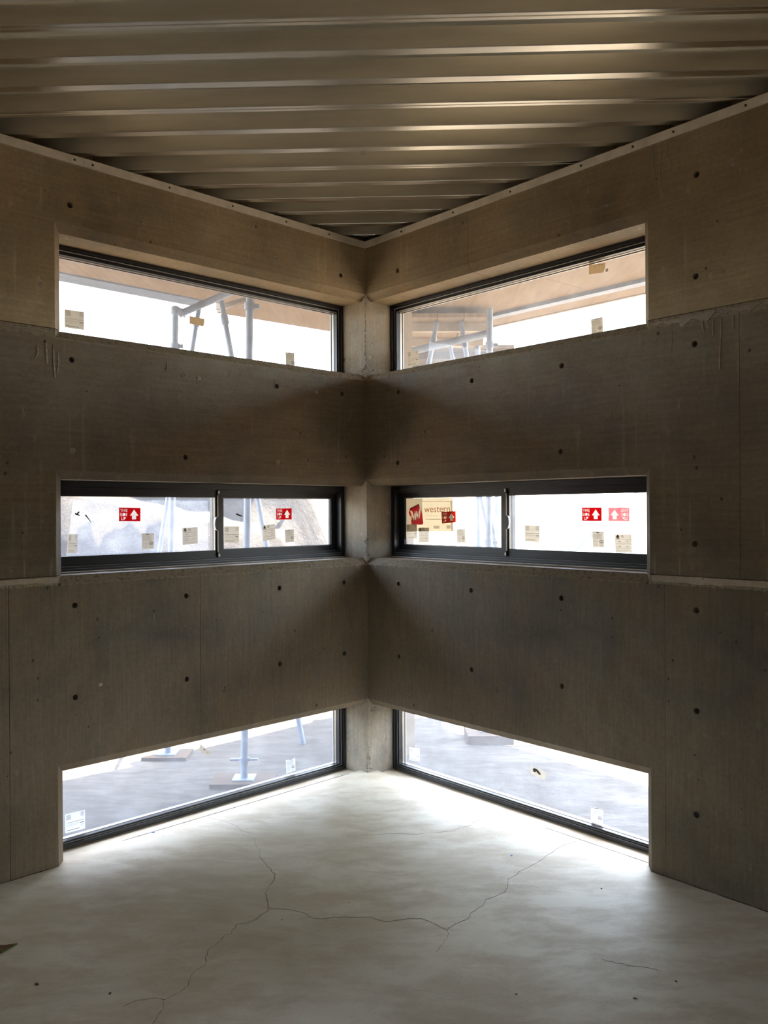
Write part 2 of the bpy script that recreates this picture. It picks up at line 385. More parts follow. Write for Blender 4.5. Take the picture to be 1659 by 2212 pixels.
CR = [
 ([(-0.482, -1.283), (-0.439, -1.363), (-0.383, -1.477), (-0.386, -1.572), (-0.4, -1.652), (-0.383, -1.739), (-0.367, -1.812), (-0.402, -1.901), (-0.438, -1.935), (-0.477, -1.944), (-0.481, -2.021), (-0.505, -2.033), (-0.523, -2.1), (-0.542, -2.133), (-0.545, -2.191), (-0.534, -2.247), (-0.563, -2.288), (-0.563, -2.381), (-0.588, -2.423), (-0.627, -2.463), (-0.614, -2.516), (-0.625, -2.586), (-.66, -2.75)], .0036),
 ([(-0.367, -1.812), (-0.293, -1.819), (-0.225, -1.85), (-0.189, -1.894), (-0.143, -1.904), (-0.094, -1.889), (-0.021, -1.892), (0.043, -1.891), (0.097, -1.93), (0.152, -1.917), (0.188, -1.904), (0.243, -1.905), (0.277, -1.934)], .0020),
 ([(0.277, -1.934), (0.307, -1.967), (0.336, -1.998), (0.375, -1.949), (0.413, -1.921), (0.453, -1.849), (0.5, -1.793), (0.512, -1.747), (0.558, -1.713), (0.607, -1.666), (0.625, -1.60), (0.633, -1.545), (0.721, -1.443), (0.81, -1.348), (0.889, -1.248), (0.963, -1.163), (1.025, -1.119)], .0028),
 ([(0.34, -1.999), (0.336, -2.058), (0.306, -2.118), (0.281, -2.184)], .0020),
 ([(-0.482, -1.283), (-0.547, -1.024), (-0.684, -0.863), (-0.824, -0.76)], .0014),
 ([(-0.017, -1.02), (0.257, -1.024), (0.444, -0.978), (0.6, -0.818)], .0012),
 ([(.87, -2.22), (.917, -2.25), (0.997, -2.275), (1.054, -2.30)], .0022),
 ([(-.75, -2.50), (-.72, -2.47), (-.66, -2.452), (-.62, -2.462)], .0022)]
for pts, wd in CR: ribbon(pts, wd*.62, .0006, 'crack', M['crackm'], floor)

def along(w, u0, u1, d): return [(P(w, u0+(u1-u0)*k/24, d, 0).x, P(w, u0+(u1-u0)*k/24, d, 0).y) for k in range(25)]
ribbon(along('L', .10, 1.60, sd-.003), .0055, .0008, 'joint_gap', M['crackm'], floor, .0003, 2)
ribbon(along('R', 1.30, 1.90, sd-.003), .0040, .0008, 'joint_gap', M['crackm'], floor, .0003, 2)
for w in 'LR': ribbon(along(w, 1.95, 5.0, -.006), .010, .0008, 'joint_gap', M['crackm'], floor, .001, 3)

# ------------------------------------------------------------------ concrete walls
LV = {'low': (-.03, H3), 'mid': (S2, H2), 'top': (S1, H1)}
HOLES = {'L': [(u, z) for u in (.190, .675, 1.272, 1.862, 2.47) for z in (1.173, .750)] + [(.195, 2.294), (.683, 2.294), (1.868, 2.300), (1.270, 1.876), (1.872, 3.008), (.200, 3.000), (2.47, .304), (2.47, 2.30)],
         'R': [(u, z) for u in (.285, .867, 1.463, 2.168, 2.8) for z in (1.170, .744)] + [(.293, 2.294), (.881, 2.291), (1.473, 2.294), (2.166, 2.296), (2.164, .304), (2.163, 1.451), (2.173, 2.581), (2.179, 3.008), (.293, 3.003), (.285, 1.880), (1.463, 1.880)]}
CUTS = {'L': {'low': [1.190, 2.162], 'mid': [], 'top': []}, 'R': {'low': [2.019], 'mid': [2.363], 'top': [.858]}}
walls = {}
for w, wname in (('L', 'wall_left'), ('R', 'wall_right')):
    root = empty(wname, P(w, 2.5, 0, 0), kind='structure'); walls[w] = root
    base = tmpobj(MB().wbox(w, 0, LEN+.3, 0, T, -.03, ZT))
    cut = MB()
    for k, (z0, z1) in LV.items():
        u0, u1 = -.5, UM[w]
        g = 0 if k == 'low' else CH
        lo = z0 if k != 'low' else -.2
        # flared mouth + straight reveal
        def loop(d, ins): return [P(w, u0, d, lo-(CH-ins if k != 'low' else 0)), P(w, u1-ins, d, lo-(CH-ins if k != 'low' else 0)), P(w, u1-ins, d, z1-ins), P(w, u0, d, z1-ins)]
        ls = [loop(-.02, -.02), loop(CH, CH), loop(T+.05, CH)]
        v = [p for l_ in ls for p in l_]
        f = [[0, 1, 2, 3], [11, 10, 9, 8]]
        for a in (0, 4): f += [[a+i, a+(i+1) % 4, a+4+(i+1) % 4, a+4+i] for i in range(4)]
        cut.add(v, f)
    c1 = tmpobj(cut)
    th = MB()
    for u, z in HOLES[w]: th.tube(P(w, u, -.02, z), P(w, u, .028, z), .0135, 20)
    c2 = tmpobj(th)
    for c in (c1, c2):
        bo = base.modifiers.new('b', 'BOOLEAN'); bo.operation = 'DIFFERENCE'; bo.object = c; bo.solver = 'EXACT'
    me = evalmesh(base)
    for q in (base, c1, c2): bpy.data.objects.remove(q)
    zb = {'low': (-1, S2), 'mid': (S2, S1), 'top': (S1, 9)}
    for lv in ('low', 'mid', 'top'):
        us = [-1]+CUTS[w][lv]+[99]
        for i in range(len(us)-1):
            bm = bmesh.new(); bm.from_mesh(me)
            gapz = .0015
            planes = [(P(w, us[i]+.001, 0, 0), -A[w]), (P(w, us[i+1]-.001, 0, 0), A[w]), (Vector((0, 0, zb[lv][0]+gapz)), Vector((0, 0, -1))), (Vector((0, 0, zb[lv][1]-gapz)), Vector((0, 0, 1)))]
            for co, no in planes:
                g_ = bm.verts[:]+bm.edges[:]+bm.faces[:]
                bmesh.ops.bisect_plane(bm, geom=g_, dist=1e-5, plane_co=co, plane_no=no, clear_outer=True)
                bd = [e_ for e_ in bm.edges if e_.is_boundary]
                if bd: bmesh.ops.holes_fill(bm, edges=bd, sides=0)
            bmesh.ops.remove_doubles(bm, verts=bm.verts, dist=1e-5)
            bmesh.ops.recalc_face_normals(bm, faces=bm.faces)
            off = O[w]*random.choice([0, .0008, .0014])
            loc = P(w, max(0, us[i]), 0, max(0, zb[lv][0]))
            bmesh.ops.translate(bm, vec=off-loc, verts=bm.verts)
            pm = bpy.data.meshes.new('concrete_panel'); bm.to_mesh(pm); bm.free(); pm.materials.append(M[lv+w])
            o = bpy.data.objects.new('concrete_panel', pm); COL.objects.link(o); o.parent = root; o.location = loc-root_loc(root)
    for u, z in HOLES[w]:
        MB().tube(P(w, u, .014, z), P(w, u, .0285, z), .0134, 16, .008).build('tie_plug', M['hole'], root)
RINGS = {'L': [(1.279, 3.003), (.689, 3.002), (1.276, 2.293), (1.868, 1.884), (.679, 1.873)], 'R': [(1.966, 2.571), (1.734, 2.70)]}
for w in 'LR':
    for u, z in RINGS[w]:
        MB().torus(P(w, u, -.0008, z), O[w], .011 if w == 'L' else .006, .0016, 18, 6).torus(P(w, u, -.0006, z), O[w], .005 if w == 'L' else .002, .0012, 12, 6).build('form_screw_mark', M['ringm'], walls[w])
# upper parapet behind the deck bearing, deck ledge
for w in 'LR':
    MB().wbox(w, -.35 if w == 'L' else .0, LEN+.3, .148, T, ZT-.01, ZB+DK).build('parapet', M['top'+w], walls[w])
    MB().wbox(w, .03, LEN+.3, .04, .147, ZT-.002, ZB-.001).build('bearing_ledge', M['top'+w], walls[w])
# corner pier, both faces seen between the windows
pier = empty('wall_corner', (0, .2, 0), kind='structure')
def pier_pts(z, g=0):
    t2 = T
    tip = O['L']*t2+O['R']*t2
    return [Vector((0, .0006+g, z)), O['R']*t2+Vector((0, 0, z)), tip+Vector((0, 0, z)), O['L']*t2+Vector((0, 0, z))]
MB().prism(pier_pts(-.03), (0, 0, ZT+.03)).build('pier_shaft', M['post'], pier)
MB().prism(pier_pts(ZT-.01, .2), (0, 0, ZB+DK-ZT+.01)).build('parapet_corner', M['raw'], pier)
def blob(w, u, d, z, su, sz, th, name, mat, parent, n=12, seed=0, sub=None):
    rnd = random.Random(seed); c = P(w, u, d-th, z); v = [c]; 
    rr = [rnd.uniform(.6, 1.15) for _ in range(n)]
    for k in range(n):
        a = 6.28318*k/n; v.append(P(w, u+su*.6*rr[k]*math.cos(a), d-th*rnd.uniform(.5, 1), z+sz*.6*rr[k]*math.sin(a)))
    for k in range(n):
        a = 6.28318*k/n; v.append(P(w, u+su*rr[k]*math.cos(a), d+.0005, z+sz*rr[k]*math.sin(a)))
    f = [[0, 1+k, 1+(k+1) % n] for k in range(n)]+[[1+k, 1+n+k, 1+n+(k+1) % n, 1+(k+1) % n] for k in range(n)]
    return v, f
# honeycombed lumps along the pier arris (too many to pick apart)
for z0, z1, cnt, sp_ in ((S1+.0, H1-.02, 210, .004), (S2, S2+.13, 90, .010), (-.02, .16, 150, .014), (S1, S1+.04, 60, .035), (H3-.09, H3-.04, 40, .02)):
    mb = MB(); rnd = random.Random(int(z0*100)+cnt)
    for k in range(cnt):
        w = rnd.choice('LR'); s_ = rnd.uniform(.0022, .006)
        dist = abs(rnd.gauss(0, sp_)); z = rnd.uniform(z0, z1)
        if z0 < .1: dist *= max(.2, 1.2-(z-z0)/(z1-z0)); dist = abs(dist)
        c = O['R' if w == 'L' else 'L']*0+O[w]*(dist)+Vector((0, -.0005, z))
        if z0 == H3-.09: c = O['R']*(.02+abs(rnd.gauss(.03, .02)))+Vector((0, -.001, H3-.06-rnd.uniform(0, .03)))
        v = [c+Vector((rnd.uniform(-1, 1)*s_, rnd.uniform(-1, .3)*s_, rnd.uniform(-1, 1)*s_*1.3)) for _ in range(5)]
        mb.add(v, [[0, 1, 2], [0, 2, 3], [0, 3, 1], [4, 2, 1], [4, 3, 2], [4, 1, 3]])
    mb.build('honeycomb_rubble', M['rubble'], pier, kind='stuff')
# mortar smears along the pour joints, ragged, with runs below
def smear(w, u0, u1, zt, hh, name='mortar_smear', rag=.3, seed=1, mat='mortar', th=.0035):
    rnd = random.Random(seed); n = max(6, int((u1-u0)/.011)); top = []; bot = []
    raw = [rnd.random() for _ in range(n+9)]
    sm = [sum(raw[k+q] for q in range(4))/4*.6+sum(raw[k+q] for q in range(9))/9*.6-.1 for k in range(n+1)]
    for k in range(n+1):
        u = u0+(u1-u0)*k/n; top.append((u, zt-hh*rag*raw[k]*.25)); bot.append((u, zt-hh*(1-rag*min(1, max(0, (sm[k]-.25)*2)))-.002*raw[k+3]))
    v = []
    for (a, b), (c, d) in zip(top, bot):
        v += [P(w, a, .001, b), P(w, a, -th, b-.002), P(w, c, -th*.7, d+.002), P(w, c, .001, d)]
    f = []
    for k in range(n): q = 4*k; f += [[q+i, q+i+1, q+5+i, q+4+i] for i in range(3)]
    return obj(name, v, f, M[mat], walls[w])
smear('R', 1.96, 5, S2, .034, seed=2, rag=.2); smear('L', 1.94, 5, S2-.002, .034, seed=3, rag=.35)
smear('R', 2.10, 5, S1-.004, .050, seed=4, rag=.75); smear('R', 1.93, 2.12, S1-.012, .026, seed=5, rag=.8)
smear('L', 1.96, 5, S1-.012, .014, seed=6, rag=.7); smear('L', 1.2, 1.95, S1-CH-.001, .006, seed=8, rag=.9, th=.0015)
def run(w, pts, r, seed=0):
    mb = MB(); rnd = random.Random(seed)
    for (a, b), (c, d) in zip(pts[:-1], pts[1:]):
        n = 5
        for k in range(n):
            f0, f1 = k/n, (k+1)/n
            rr0 = r*rnd.uniform(.7, 1.2)
            q = [(a+(c-a)*f0, b+(d-b)*f0), (a+(c-a)*f1, b+(d-b)*f1)]
            mb.hexa([P(w, q[0][0]-rr0, .0005, q[0][1]), P(w, q[0][0]+rr0, .0005, q[0][1]), P(w, q[0][0]+rr0*.4, -.0016, q[0][1]), P(w, q[0][0]-rr0*.4, -.0016, q[0][1]),
                     P(w, q[1][0]-rr0, .0005, q[1][1]), P(w, q[1][0]+rr0, .0005, q[1][1]), P(w, q[1][0]+rr0*.4, -.0016, q[1][1]), P(w, q[1][0]-rr0*.4, -.0016, q[1][1])])
    mb.build('mortar_run', M['mortar'], walls[w])
run('R', [(1.974, 3.19), (1.975, 3.10), (1.980, 3.03)], .0035, 1)
run('R', [(2.013, 3.19), (2.014, 3.13), (2.008, 3.07), (2.011, 2.965)], .0028, 2)
run('R', [(2.044, 3.19), (2.040, 3.143), (2.058, 3.11), (2.063, 3.07)], .0025, 3)
for k, (u, z, l_) in enumerate(((2.205, 2.39, .05), (2.222, 2.39, .035), (2.252, 2.385, .065), (2.285, 2.385, .21), (2.34, 2.39, .06), (2.06, 2.37, .08), (2.37, 2.385, .035))):
    run('R', [(u, z), (u+random.uniform(-.006, .006), z-l_*.5), (u+random.uniform(-.008, .008), z-l_)], .0036 if k < 5 else .0028, 10+k)
for k, (u, z, l_, r) in enumerate(((1.99, 2.36, .09, .010), (1.955, 2.36, .15, .008), (1.935, 2.33, .10, .006), (2.03, 2.34, .05, .008), (1.377, 2.35, .05, .004), (.70, 2.33, .05, .003), (1.00, 2.34, .03, .003))):
    run('L', [(u, z), (u+random.uniform(-.006, .006), z-l_*.5), (u+random.uniform(-.008, .008), z-l_)], r*.55, 30+k)
def rimblob(w, u, z, s, seed, mat='mortar'):
    v, f = blob(w, u, 0, z, s, s*1.0, .002, '', None, None, 14, seed)
    obj('mortar_patch', v, f, M[mat], walls[w])
for k, (w, u, z, s) in enumerate((('R', 2.334, 3.014, .020), ('R', 2.375, 3.05, .010), ('R', 1.734, 2.999, .009), ('R', 1.165, 3.018, .007), ('R', .696, 3.019, .010), ('R', 2.296, 2.578, .008), ('R', 2.09, 2.95, .006), ('R', 2.085, 2.985, .005),
     ('L', 1.189, 2.286, .016), ('L', .399, 2.287, .014), ('L', 1.512, 3.009, .008), ('L', 2.083, 3.024, .009), ('L', 2.012, 2.619, .012), ('L', 1.74, .79, .012), ('L', 1.28, 1.02, .008), ('L', .80, .60, .006))):
    rimblob(w, u, z, s, 100+k)
# unseen rear walls, each with an opening added to let in fill daylight
def rear(name, p0, dirv, nrm, fill_openings):
    rt = empty(name, p0+dirv*LEN/2, kind='structure')
    def seg(a, b, z0, z1):
        q = [p0+dirv*a, p0+dirv*b, p0+dirv*b+nrm*T, p0+dirv*a+nrm*T]
        MB().prism([x+Vector((0, 0, z0)) for x in q], (0, 0, z1-z0)).build('concrete_panel', M['raw'], rt)
    cur = -T
    for a, b, h, s in fill_openings:
        seg(cur, a, -.03, ZB+DK); seg(a, b, h, ZB+DK)
        if s > 0: seg(a, b, -.03, s)
        cur = b
    seg(cur, LEN+T, -.03, ZB+DK)
rear('wall_back_left', PA, A['R'], -O['R'], [(2.3, 3.1, 2.2, 0)])
rear('wall_back_right', PB, A['L'], -O['L'], [(2.3, 3.1, 2.2, 0)])
# ledger strips carrying the deck
for i, w in enumerate('LR'):
    rt = empty('trim_%d' % (i+1), P(w, 2, 0, ZT-.045), kind='structure')
    joins = {'L': [0.0, 1.81, 4.0, LEN], 'R': [0.0, 1.95, 4.2, LEN]}[w]
    for a, b in zip(joins[:-1], joins[1:]):
        MB().wbox(w, a+.0008+(.008 if a == 0 and w == 'R' else 0), b-.0008, -.009, .0, ZT-.036, ZT+.002).build('ledger_strip', M['ledger'], rt)
    for u in ({'L': [.30, .62, .98, 1.36, 1.766, 1.854, 2.3], 'R': [.34, .76, 1.165, 1.60, 1.88, 2.08, 2.40, 2.7]}[w]):
        MB().tube(P(w, u, -.0125, ZT-.018), P(w, u, -.0085, ZT-.018), .0052, 6).build('bolt_head', M['bolt'], rt)

# ------------------------------------------------------------------ ceiling: profiled steel deck
ceil = empty('ceiling', (0, -3, ZB), kind='structure')
fi = TH/2; E_ = Vector((math.cos(fi), math.sin(fi), 0)); Nn = Vector((-math.sin(fi), math.cos(fi), 0))
mb = MB().prism([P('L', -.35, T, ZB+DK+.003)*1, O['L']*T+O['R']*T+Vector((0, 0, ZB+DK+.003)), P('R', LEN+.3, T, ZB+DK+.003), PD+(A['L']+A['R'])*.3+Vector((0, 0, ZB+DK+.003)), P('L', LEN+.3, T, ZB+DK+.003)][1:], (0, 0, .16))
mb.build('roof_slab', M['raw'], ceil)
def s_range(q):
    """where a deck line at offset q stops against the walls"""
    lo, hi = -1e9, 1e9
    for nrm, lim in ((O['L'], .14), (O['R'], .14), (-O['L'], -(PB.dot(O['L']))-.01), (-O['R'], -(PA.dot(O['R']))-.01)):
        a, b = E_.dot(nrm), lim-q*Nn.dot(nrm)
        if a > 0: hi = min(hi, b/a)
        else: lo = max(lo, b/a)
    return lo, hi
Q0, SPC = -2.3665, .2101
FH, SLP, GR = .0235, .008, .0038
def sheet(k0):
    prof = []
    c = Q0+k0*SPC
    for j in range(4):
        q = c+j*SPC; first, last = j == 0, j == 3
        if first: prof += [(q+.0008, ZB+.014), (q+GR*.8, ZB+.003), (q+GR, ZB)]
        else: prof += [(q-FH-SLP, ZB+DK), (q-FH, ZB+.0025), (q-FH+.003, ZB)]
        if last: prof += [(q-GR, ZB), (q-GR*.8, ZB+.003), (q-.0008, ZB+.014)]
        elif first: prof += [(q+FH-.003, ZB), (q+FH, ZB+.0025), (q+FH+SLP, ZB+DK)]
        else:
            prof += [(q-.001, ZB), (q+.001, ZB)]
            prof += [(q+FH-.003, ZB), (q+FH, ZB+.0025), (q+FH+SLP, ZB+DK)]
    v = []; f = []
    prof = [(q, z) for q, z in prof]
    for q, z in prof:
        lo, hi = s_range(q)
        if hi-lo < .05:
            mid_ = (lo+hi)/2; lo, hi = mid_-.0, mid_+.0
        for dz in (0, .0012):
            v += [E_*lo+Nn*q+Vector((0, 0, z+dz)), E_*hi+Nn*q+Vector((0, 0, z+dz))]
    for i in range(len(prof)-1):
        a, b = 4*i, 4*i+4
        l0, h0 = s_range(prof[i][0]); l1, h1 = s_range(prof[i+1][0])
        if h1-l1 < .05: break
        f += [[a, a+1, b+1, b], [a+2, b+2, b+3, a+3], [a, b, b+2, a+2], [a+1, a+3, b+3, b+1]]
    if f: obj('deck_sheet', v, f, M['deck'], ceil)
for k0 in range(-45, 13, 3): sheet(k0)
# ------------------------------------------------------------------ windows
WIN = [('L', 'top'), ('R', 'top'), ('L', 'mid'), ('R', 'mid'), ('L', 'low'), ('R', 'low')]
GD = {}
for i, (w, lv) in enumerate(WIN):
    u0, u1 = .001, UM[w]-CH-.001
    z0 = {'top': S1+.002, 'mid': S2+.002, 'low': -.014}[lv]; z1 = {'top': H1, 'mid': H2, 'low': H3}[lv]-CH-.002
    rt = empty('window_%d' % (i+1), P(w, (u0+u1)/2, REC, z0), kind='structure')
    if lv != 'mid':
        fr = MB().ring(w, u0, u1, z0, z1, .014, REC, .285, .018).ring(w, u0+.0141, u1-.0141, z0+.0181, z1-.0141, .012, REC+.028, .285, .007)
        fr.build('outer_frame', M['black'], rt)
        MB().ring(w, u0+.0262, u1-.0262, z0+.0253, z1-.0262, .012, REC+.018, .264, .006).build('glazing_bead', M['black'], rt)
        MB().ring(w, u0+.0160, u1-.0160, z0+.0160, z1-.0160, .0045, REC+.020, REC+.0278).build('frame_channel', M['channel'], rt)  # thin pale ring painting the lit line inside the frame
        MB().ring(w, u0+.0383, u1-.0383, z0+.0315, z1-.0383, .0018, REC+.046, .267).build('bead_lip', M['alu'], rt)
        MB().ring(w, u0+.0262, u1-.0262, z0+.0255, z1-.0262, .018, .2676, .276, .0075).build('spacer_bar', M['spacer'], rt)
        MB().wbox(w, u0+.027, u1-.027, .2672, .2675, z0+.026, z1-.027).build('glass_pane', M['glass_low' if lv == 'low' else 'glass'], rt)
    else:
        fr = MB().ring(w, u0, u1, z0, z1, .028, REC, .285)
        for dd in (.2145, .2445): fr.wbox(w, u0+.03, u1-.03, dd, dd+.0025, z0+.0285, z0+.045).wbox(w, u0+.03, u1-.03, dd, dd+.0025, z1-.045, z1-.0285)
        fr.build('outer_frame', M['black'], rt)
        for zz in (z0+.012, z0+.024): MB().wbox(w, u0+.02, u1-.002, REC-.0012, REC-.0001, zz, zz+.0012).build('frame_groove', M['spacer'], rt)
        MB().wbox(w, u0, u1, REC-.006, REC-.0005, S2-.0005, S2+.0035).build('sill_bead', M['glue'], rt)
        # fixed sash nearer the corner pier, sliding sash over the far half
        a0, a1, b0, b1 = u0+.0285, .945, .905, u1-.0285
        zz0, zz1 = z0+.033, z1-.033
        fx = MB().ring(w, a0, a1, zz0, zz1, .040, .249, .276).build('fixed_sash', M['black'], rt)
        MB().wbox(w, a0+.038, a1-.038, .2622, .2625, zz0+.038, zz1-.038).build('glass_pane', M['glass'], fx)
        MB().ring(w, a0+.0405, a1-.0405, zz0+.0405, zz1-.0405, .003, .2555, .2618).build('glazing_lip', M['gasket'], fx)
        sx = MB().ring(w, b0, b1, zz0, zz1, .040, .219, .243).wbox(w, b0-.004, b0+.030, .2075, .2188, zz0, zz1).build('sliding_sash', M['black'], rt)
        MB().wbox(w, b0+.038, b1-.038, .2322, .2325, zz0+.038, zz1-.038).build('glass_pane', M['glass'], sx)
        MB().wbox(w, b0+.0302, b0+.0330, .2078, .2186, zz0+.028, zz1-.028).build('interlock_strip', M['alu'], sx)
        MB().wbox(w, b0+.040, b0+.047, .2195, .2230, zz0+.030, zz1-.030).build('stile_lip', M['alu'], sx)
        # finger pull: a half-round cup
        hz = 1.533; mbh = MB(); n = 14; hu = b0+.034
        pts = [(hu, hz+.038)]+[(hu+.020*math.sin(math.pi*k/n)**.7, hz+.038*math.cos(math.pi*k/n)) for k in range(1, n)]+[(hu, hz-.038)]
        mbh.prism([P(w, a, .1985, b) for a, b in pts], O[w]*.0085)
        hd = mbh.build('finger_pull', M['black'], sx)
        MB().prism([P(w, hu+.002+.020*math.sin(math.pi*k/n)**.7, .200, hz+.038*math.cos(math.pi*k/n)) for k in range(0, n+1)]+[P(w, hu+.0035+.024*math.sin(math.pi*k/n)**.7, .200, hz+.038*math.cos(math.pi*k/n)) for k in range(n, -1, -1)], O[w]*.007).build('pull_rim', M['chrome'], hd)
        for zc in (zz1-.012, zz0+.012): MB().wbox(w, b0+.024, b0+.034, .2020, .2074, zc-.008, zc+.008).build('roller_clip', M['alu'], sx)
    if lv != 'mid': MB().wbox(w, u0+.0155, u0+.0215, REC+.026, REC+.0285, z0+.06, z0+.17).build('weep_cover', M['spacer'], rt)

# ------------------------------------------------------------------ labels, tapes and marks on the glass
def bil(c, s, t):
    (a, b, cc, d) = c      # TL TR BR BL
    top = (a[0]+(b[0]-a[0])*s, a[1]+(b[1]-a[1])*s); bot = (d[0]+(cc[0]-d[0])*s, d[1]+(cc[1]-d[1])*s)
    return (bot[0]+(top[0]-bot[0])*t, bot[1]+(top[1]-bot[1])*t)
def flat(mbx, w, c, d, pts, th=.00012):
    q = [P(w, bil(c, s, t)[0], d, bil(c, s, t)[1]) for s, t in pts]; mbx.prism(q, O[w]*th)
def cutout(o, mbx):
    c = tmpobj(mbx); c.matrix_world = Matrix(); o2 = tmpobj(MB().add([Vector(v.co)+root_loc(o) for v in o.data.vertices], [list(p.vertices) for p in o.data.polygons]))
    bo = o2.modifiers.new('b', 'BOOLEAN'); bo.operation = 'DIFFERENCE'; bo.object = c; bo.solver = 'EXACT'; bo.use_self = True
    me = evalmesh(o2); me.transform(Matrix.Translation(-root_loc(o))); me.materials.clear(); me.materials.append(o.data.materials[0])
    o.data = me
    bpy.data.objects.remove(c); bpy.data.objects.remove(o2)
def rect(mbx, w, c, d, s0, s1, t0, t1): flat(mbx, w, c, d, [(s0, t0), (s1, t0), (s1, t1), (s0, t1)])
def text(mbx, w, c, d, body, s0, t0, hgt, width=None, bold=0, mirror=False, th=0):
    cu = bpy.data.curves.new('t', 'FONT'); cu.body = body; cu.size = 1; cu.offset = bold; cu.resolution_u = 3; cu.extrude = 1 if th else 0
    o = bpy.data.objects.new('t', cu); COL.objects.link(o); me = evalmesh(o); bpy.data.objects.remove(o)
    xs = [v.co.x for v in me.vertices]; ys = [v.co.y for v in me.vertices]
    x0, x1, y0, y1 = min(xs), max(xs), min(ys), max(ys)
    base = 0.0; ht = y1-base
    vs = []
    for v in me.vertices:
        fx = (v.co.x-x0)/(x1-x0)
        s = s0+(1-fx if mirror else fx)*width
        t = t0+(v.co.y-base)/ht*hgt
        a = bil(c, s, t); vs.append(P(w, a[0], d+v.co.z*th, a[1]))
    mbx.add(vs, [list(p.vertices) for p in me.polygons]); bpy.data.meshes.remove(me)
def arrow(mbx, w, c, d, cx, th=.00012):
    flat(mbx, w, c, d, [(cx-.20, .42), (cx-.10, .42), (cx-.10, .14), (cx+.10, .14), (cx+.10, .42), (cx+.20, .42), (cx, .87)], th)
IN = .0004
def sticker(w, lv, ty, d, c, label, cat, group, pm=None, name=None):
    names = {'A': 'info_label', 'B': 'icon_label', 'C': 'notice_label', 'T': 'tape_piece', 'R': 'this_side_up_sticker', 'M': 'this_side_up_sticker', 'W': 'logo_sheet'}
    nm = names[ty]; mat = pm or {'A': 'paper', 'B': 'paper', 'C': 'paper', 'T': 'tape', 'R': 'red', 'M': 'pink', 'W': 'sheet'}[ty]
    d0 = d-.0007
    base = MB()
    if ty == 'T' and lv == 'low' and w == 'L':
        flat(base, w, c, d0-.001, [(0, 1), (.12, .86), (.55, .90), (.95, 1.0), (1, .80), (.96, .2), (.8, .05), (.4, .0), (0, .1)])
    elif ty == 'T': flat(base, w, c, d0, [(0, 0), (.3, .02), (.93, 0), (1, .5), (.99, 1), (.5, .98), (0, 1)])
    else: rect(base, w, c, d0, 0, 1, 0, 1)
    v = base.v
    loc = sum(v, Vector())/len(v)
    o = base.build(name or nm, M[mat], None, loc=loc, label=label, category=cat, **({'group': group} if group else {}))
    p = MB(); q = MB(); dp = d0-.0003
    if ty == 'A':
        for k in range(5): rect(p, w, c, dp, .05, .30, .90-.055*k, .92-.055*k)
        for k in range(4): rect(q, w, c, dp, .76, .94, .92-.06*k, .94-.06*k)
        rect(q, w, c, dp, .06, .96, .50, .52); rect(q, w, c, dp, .06, .7, .40, .41); rect(q, w, c, dp, .06, .6, .33, .34)
        rect(p, w, c, dp, .76, .95, .36, .40); rect(q, w, c, dp, .76, .93, .26, .275); rect(q, w, c, dp, .8, .93, .18, .19)
        rect(p, w, c, dp, .06, .72, .10, .125)
    elif ty == 'B':
        flat(p, w, c, dp, [(.08, .82), (.12, .93), (.18, .98), (.24, .93), (.28, .82)]); rect(p, w, c, dp, .08, .28, .76, .80)
        for k in range(9):
            a, b = .8+k*.55, .8+(k+1)*.55
            flat(p, w, c, dp, [(.47+.075*math.cos(a), .88+.075*math.sin(a)), (.47+.075*math.cos(b), .88+.075*math.sin(b)), (.47+.05*math.cos(b), .88+.05*math.sin(b)), (.47+.05*math.cos(a), .88+.05*math.sin(a))])
        rect(p, w, c, dp, .47, .56, .865, .885)
        for t_ in (.70, .47, .24, .10): rect(p, w, c, dp, .08, .94, t_, t_+.012)
        for t_ in (.58, .33):
            rect(q, w, c, dp, .2, .36, t_, t_+.03); rect(q, w, c, dp, .66, .82, t_, t_+.03)
    elif ty == 'C':
        rect(p, w, c, dp, .0, 1, .96, .985); rect(p, w, c, dp, .35, .6, .93, .97)
        for k in range(6): rect(q, w, c, dp, .08, .86-.1*(k % 2), .84-.06*k, .86-.06*k)
        for k in range(5): rect(q, w, c, dp, .08, .46, .42-.075*k, .44-.075*k)
        for k in range(3): rect(q, w, c, dp, .60, .90, .16-.05*k, .175-.05*k)
        for k in range(10):
            a, b = k*.6283, (k+1)*.6283
            flat(p, w, c, dp, [(.75+.17*math.cos(a), .36+.12*math.sin(a)), (.75+.17*math.cos(b), .36+.12*math.sin(b)), (.75+.12*math.cos(b), .36+.085*math.sin(b)), (.75+.12*math.cos(a), .36+.085*math.sin(a))])
        flat(p, w, c, dp, [(.68, .31), (.82, .31), (.75, .41)])
    elif ty in 'RM':
        wht = MB(); hol = MB(); mr = ty == 'M'
        for body, t_, s_, wd in (('THIS', .69, .05, .34), ('SIDE', .385, .04, .35), ('UP', .09, .10, .22)):
            s0 = 1-s_-wd if mr else s_
            text(wht, w, c, d0+.00006, body, s0, t_, .22, wd, .004, mr, .00005); text(hol, w, c, d0, body, s0, t_, .22, wd, .004, mr, .0008)
        arrow(wht, w, c, d0, .30 if mr else .70); arrow(hol, w, c, d0-.0008, .30 if mr else .70, .0016)
        cutout(o, hol)
        wht.build('print', M['white'], o, label='pale lettering and arrow', kind='stuff')
        if (lv == 'mid') and (d > .25):
            mk = MB(); flat(mk, w, c, dp-.0004, [(.42, .52), (.46, .60), (.54, .62), (.56, .54), (.50, .47), (.44, .46)])
            mk.build('marker_spot', M['marker'], o, label='black marker spot')
    elif ty == 'W':
        def X(x, y): return ((x-100)/1400, 1-(y-90)/985)
